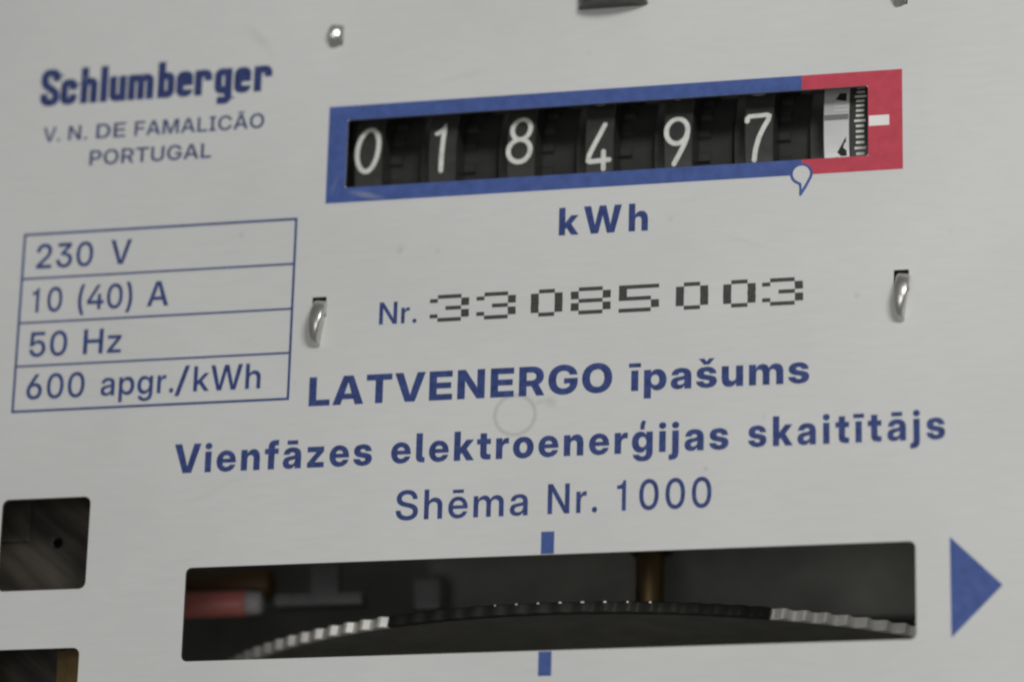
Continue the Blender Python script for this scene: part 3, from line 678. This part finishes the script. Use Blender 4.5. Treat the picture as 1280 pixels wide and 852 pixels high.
def text(words, mat, f=FR, parent=plate):
    V = []; F = []
    for w_ in words:
        v, fc = set_word(f, *w_)
        b0 = len(V)
        V += [(q[0], q[1], INK) for q in v]; F += [tuple(i+b0 for i in q) for q in fc]
    me = mesh_from('lettering', V, F)
    for pg in me.polygons:
        if pg.normal.y > 0: pg.flip()
    me.update()
    return new_obj('lettering', me, mat, parent)

h = 1.64
text([('V.', -51.5, -49.6, 24.72, h), ('N.', -48.7, -46.6, 24.72, h, 0.03), ('DE', -45.6, -42.35, 24.72, h, 0.05), ('FAMALICÃO', -41.35, -27.15, 24.72, h, 0.05)], M['name'])
text([('PORTUGAL', -46.15, -32.75, 21.75, 1.66, 0.04)], M['name'])
h = 2.70
text([('230', -51.3, -45.05, 10.56, h, 0.03), ('V', -43.15, -40.85, 10.56, h)], M['text'], parent=tbl)
text([('10', -51.45, -48.12, 5.74, h, 0.03), ('(40)', -46.4, -40.45, 5.74, h, 0.03), ('A', -38.85, -36.5, 5.74, h)], M['text'], parent=tbl)
text([('50', -51.4, -47.25, 0.91, h, 0.03), ('Hz', -45.5, -41.35, 0.91, h, 0.03)], M['text'], parent=tbl)
text([('600', -51.4, -45.05, -3.69, h, 0.05), ('apgr.', -43.3, -35.4, -3.69, h, 0.03), ('/', -35.3, -33.75, -3.69, h), ('kWh', -33.3, -26.15, -3.69, h, 0.04)], M['text'], parent=tbl)
text([('kWh', 4.55, 13.7, 10.92, 2.95, 0.18)], M['text'], FB)
text([('Nr.', -13.9, -9.95, 2.46, 2.35, 0.02)], M['text'])
text([('LATVENERGO', -20.95, 10.33, -5.85, 3.05, 0.06), ('īpašums', 12.0, 30.0, -5.85, 2.98, 0.06)], M['text'], FB)
text([('Vienfāzes', -34.9, -14.08, -12.3, 3.06, 0.09), ('elektroenerģijas', -12.12, 22.05, -12.24, 3.02, 0.09), ('skaitītājs', 23.97, 43.2, -12.14, 3.02, 0.12)], M['text'], FB)
text([('Shēma', -11.42, 2.05, -18.13, 3.05, 0.08), ('Nr.', 4.05, 9.05, -18.1, 3.05, 0.08), ('1000', 11.0, 20.4, -18.05, 3.08, 0.11)], M['text'])

# maker's name, condensed heavy letters drawn as strokes
XH, AS, ST = 2.86, 4.1, 0.84
def nm_letter(c, w):
    a, b = ST/2, w-ST/2
    rr = 0.38
    top, bot = XH-ST/2+0.03, ST/2-0.03
    def bowl(x0, y0, x1, y1, r=rr):
        return rect(x0, y0, x1, y1, r, 5)
    arch = lambda x0, x1: [(x0, top-0.3)] + arc(x0+rr, top-rr, rr, rr, 180, 90, 5) + arc(x1-rr, top-rr, rr, rr, 90, 0, 5) + [(x1, 0)]
    if c == 'l': return [([(a, 0), (a, AS)], False)]
    if c == 'h': return [([(a, 0), (a, AS)], False), (arch(a, b), False)]
    if c == 'u': return [([(a, XH)] + arc(a+rr, bot+rr, rr, rr, 180, 270, 5) + arc(b-rr, bot+rr, rr, rr, 270, 360, 5) + [(b, bot+0.5)], False), ([(b, 0), (b, XH)], False)]
    if c == 'm':
        mid = w/2
        return [([(a, 0), (a, XH)], False), (arch(a, mid), False), (arch(mid, b), False)]
    if c == 'b': return [([(a, 0), (a, AS)], False), (bowl(a, bot, b, top), True)]
    if c == 'c': return [([(b, top-0.85), (b, top-rr)] + arc(b-rr, top-rr, rr, rr, 0, 90, 5) + arc(a+rr, top-rr, rr, rr, 90, 180, 5) + arc(a+rr, bot+rr, rr, rr, 180, 270, 5) + arc(b-rr, bot+rr, rr, rr, 270, 360, 5) + [(b, bot+0.78)], False)]
    if c == 'e': return [([(a, XH*0.575), (b, XH*0.575)] + arc(b-rr, top-rr, rr, rr, 0, 90, 5) + arc(a+rr, top-rr, rr, rr, 90, 180, 5) + arc(a+rr, bot+rr, rr, rr, 180, 270, 5) + arc(b-rr, bot+rr, rr, rr, 270, 360, 5) + [(b, bot+rr+0.03)], False)]
    if c == 'r': return [([(a, 0), (a, XH)], False), ([(a, top-0.3)] + arc(a+rr, top-rr, rr, rr, 180, 90, 5) + arc(b-rr, top-rr, rr, rr, 90, 0, 5) + [(b, top-0.85)], False)]
    if c == 'g': return [(bowl(a, bot+0.05, b, top), True), ([(b, XH), (b, -0.35)] + arc(b-rr, -0.35, rr, rr, 0, -90, 5) + [(a-0.1, -0.69)], False)]
    if c == 'S':
        tp, bt = 4.15-ST/2, ST/2-0.05
        r2 = 0.5
        return [([(b, tp-1.0), (b, tp-r2)] + arc(b-r2, tp-r2, r2, r2, 0, 90, 5) + arc(a+r2, tp-r2, r2, r2, 90, 180, 5)
                 + [(a, 2.75), (a+0.12, 2.4), (a+0.45, 2.1), (b-0.42, 1.75), (b-0.1, 1.45), (b, 1.1)]
                 + arc(b-r2, bt+r2, r2, r2, 0, -90, 5) + arc(a+r2, bt+r2, r2, r2, -90, -180, 5) + [(a, bt+1.0)], False)]
NAME = [('S', -52.1, 2.0), ('c', -49.85, 1.68), ('h', -47.62, 1.74), ('l', -45.43, 0.72), ('u', -44.4, 1.72), ('m', -42.35, 2.72), ('b', -39.05, 1.72), ('e', -36.98, 1.68),
        ('r', -34.95, 1.75), ('g', -32.75, 1.76), ('e', -30.6, 1.68), ('r', -28.45, 1.82)]
loops_ = []
for c, x, w_ in NAME:
    for pts, closed in nm_letter(c, w_+(0.17 if c != 'l' else 0.13)):
        v, f = ribbon(pts, ST, False, closed)
        for q in f:
            lp = [(x-0.06+v[i][0], 28.82+v[i][1]) for i in q]
            ar = sum(lp[k-1][0]*lp[k][1]-lp[k][0]*lp[k-1][1] for k in range(len(lp)))
            loops_.append(lp if ar > 0 else lp[::-1])
    loops_.append(None)
V = []; F = []; cur = []
for lp in loops_:                       # one letter at a time: union of its strokes
    if lp is not None:
        cur.append(lp); continue
    v, fc = glyph_fill(cur); cur = []
    b0 = len(V)
    V += [(q[0], q[1], INK) for q in v]; F += [tuple(i+b0 for i in q) for q in fc]
me = mesh_from('lettering', V, F)
for pg in me.polygons:
    if pg.normal.y > 0: pg.flip()
me.update()
new_obj('lettering', me, M['name'], plate)

# stamped serial number in coarse dots
DOTS = {'3': ['.###.', '#...#', '....#', '..##.', '....#', '#...#', '.###.'],
        '0': ['.##.', '#..#', '#..#', '#..#', '#..#', '#..#', '.##.'],
        '8': ['.###.', '#...#', '#...#', '.###.', '#...#', '#...#', '.###.'],
        '5': ['#####', '#....', '#....', '####.', '....#', '....#', '####.']}
cw, ch = 0.815, 0.408
V = []; F = []
for d, x, zb in [('3', -8.62, 2.42), ('3', -3.78, 2.42), ('0', 1.84, 2.42), ('8', 5.94, 2.42), ('5', 10.86, 2.38), ('0', 16.64, 2.34), ('0', 21.4, 2.31), ('3', 25.3, 2.28)]:
    for rI, row in enumerate(DOTS[d]):
        i = 0
        while i < len(row):
            if row[i] == '#':
                j = i
                while j < len(row) and row[j] == '#': j += 1
                y1 = zb + (7-rI)*ch; y0 = y1-ch
                e = rng.uniform(-0.03, 0.03)
                b0 = len(V)
                # rows shrink a hair so that stacked dots stay separate sheets
                V += [(x+i*cw+e*0.5, y0+0.004, INK), (x+j*cw+e*0.5, y0+0.004, INK), (x+j*cw+e*0.5, y1-0.004+e*0.3*0, INK), (x+i*cw+e*0.5, y1-0.004, INK)]
                F.append((b0, b0+1, b0+2, b0+3))
                i = j
            else: i += 1
new_obj('serial_number', fix_normals(mesh_from('serial_number', V, F)), M['grey_print'], plate)

# ------------------------------------------------------------------ metal tabs that hold the plate
tab_lab = ['small cut metal tab above the blue corner of the counter border', 'small cut metal tab above the red end of the counter border',
           'twisted metal tab between the rating table and the serial number', 'twisted metal tab beyond the last digit of the serial number']
def tab_mesh(kind, tu, tv):
    """rounded nose of a sheet metal lug that comes out of its slot and is given a slight twist"""
    if kind == 'stub': v0, v1, nose, th, tw = tv-2.75, tv-0.25, 0.8, 1.3, 2
    else: v0, v1, nose, th, tw = tv-5.4, tv-0.38, 1.8, 1.42, 15
    vm, vh = (v0+v1)/2, (v1-v0)/2
    prof = [(vm-vh, -5.0), (vm-vh, -2.0)]
    for i in range(17):
        a = math.pi*(i/16.0)
        hh = 0.5-0.5*math.cos(a)
        if kind == 'hook': ww = (nose+0.5)*math.sin(a)**0.8-0.5
        else: ww = min(1.0, 0.4+0.6*(1-hh)/0.25, 0.1+0.9*hh/0.42)*(nose+0.1)-0.1
        prof.append((vm-vh*math.cos(a), ww))
    prof += [(vm+vh, -2.0), (vm+vh, -5.0)]
    n = len(prof); V = []; F = []
    bev = 0.26
    for (x, ins) in ((-th/2, bev), (-th/2+0.09, 0.08), (-th/2+bev, 0.0), (th/2-bev, 0.0), (th/2-0.09, 0.08), (th/2, bev)):
        for v, w in prof:
            k = 1-ins/max(vh, 0.1)
            vv, ww = vm+(v-vm)*k, (w if w < -1.9 else w-ins*max(0.0, (w+0.5)/(nose+0.5)))
            a = math.radians(tw)*max(0.0, ww+0.4)/(nose+0.4)
            hh = (vv-v0)/(v1-v0)
            dx, dv = x*(1.0 if kind == 'stub' or hh > 0.55 else 0.38+0.62*max(0.0, hh)/0.55), vv-vm
            V.append((tu+0.2+dx*math.cos(a)+dv*math.sin(a)*0.75, vm-dx*math.sin(a)+dv*math.cos(a), ww-(0.36*x if kind == 'stub' and w > -0.6 else 0)))
    for r in range(5):
        for q in range(n-1):
            F.append((r*n+q, r*n+q+1, (r+1)*n+q+1, (r+1)*n+q))
    F.append(tuple(range(n))[::-1]); F.append(tuple(5*n+q for q in range(n)))
    me = fix_normals(mesh_from('lug', V, F))
    for pg in me.polygons: pg.use_smooth = len(pg.vertices) == 4
    return me
for (tu, tv, tk), lab in zip(tabs, tab_lab):
    o = new_obj('fastening_tab', tab_mesh(tk, tu, tv), M['tin'])
    tag(o, lab, 'metal tab', 'metal tabs through the plate')

# ribbed dark knob at the top edge
kn = empty('ribbed_knob', (9.5, 36.2, 2.5))
tag(kn, 'dark ribbed metal knob at the top edge of the plate', 'knob')
V = []; F = []
NR, RK, KC = 26, 3.6, (9.75, -0.2)
ring = []
for i in range(NR):
    for fr_, r in ((0, RK-0.32), (0.25, RK-0.3), (0.4, RK), (0.75, RK)):
        a = 2*math.pi*(i+fr_)/NR
        ring.append((KC[0]+r*math.sin(a), KC[1]+0.8*r*math.cos(a)))
n = len(ring)
for vv in (35.85, 42.0):
    for x, y in ring: V.append((x, vv, y))
F = [(i, (i+1) % n, n+(i+1) % n, n+i) for i in range(n)] + [tuple(range(n))[::-1], tuple(range(n, 2*n))]
new_obj('ribbed_barrel', fix_normals(mesh_from('ribbed_barrel', V, F)), M['knob'], kn)
V, F = lathe_v([(35.42, RK-0.2), (35.52, RK+0.02), (35.83, RK+0.02), (35.84, RK-0.2)], 64, *KC)
V = [(x, y, KC[1]+0.8*(z-KC[1])) for x, y, z in V]
new_obj('rim', fix_normals(mesh_from('rim', V, F)), M['knob'], kn)
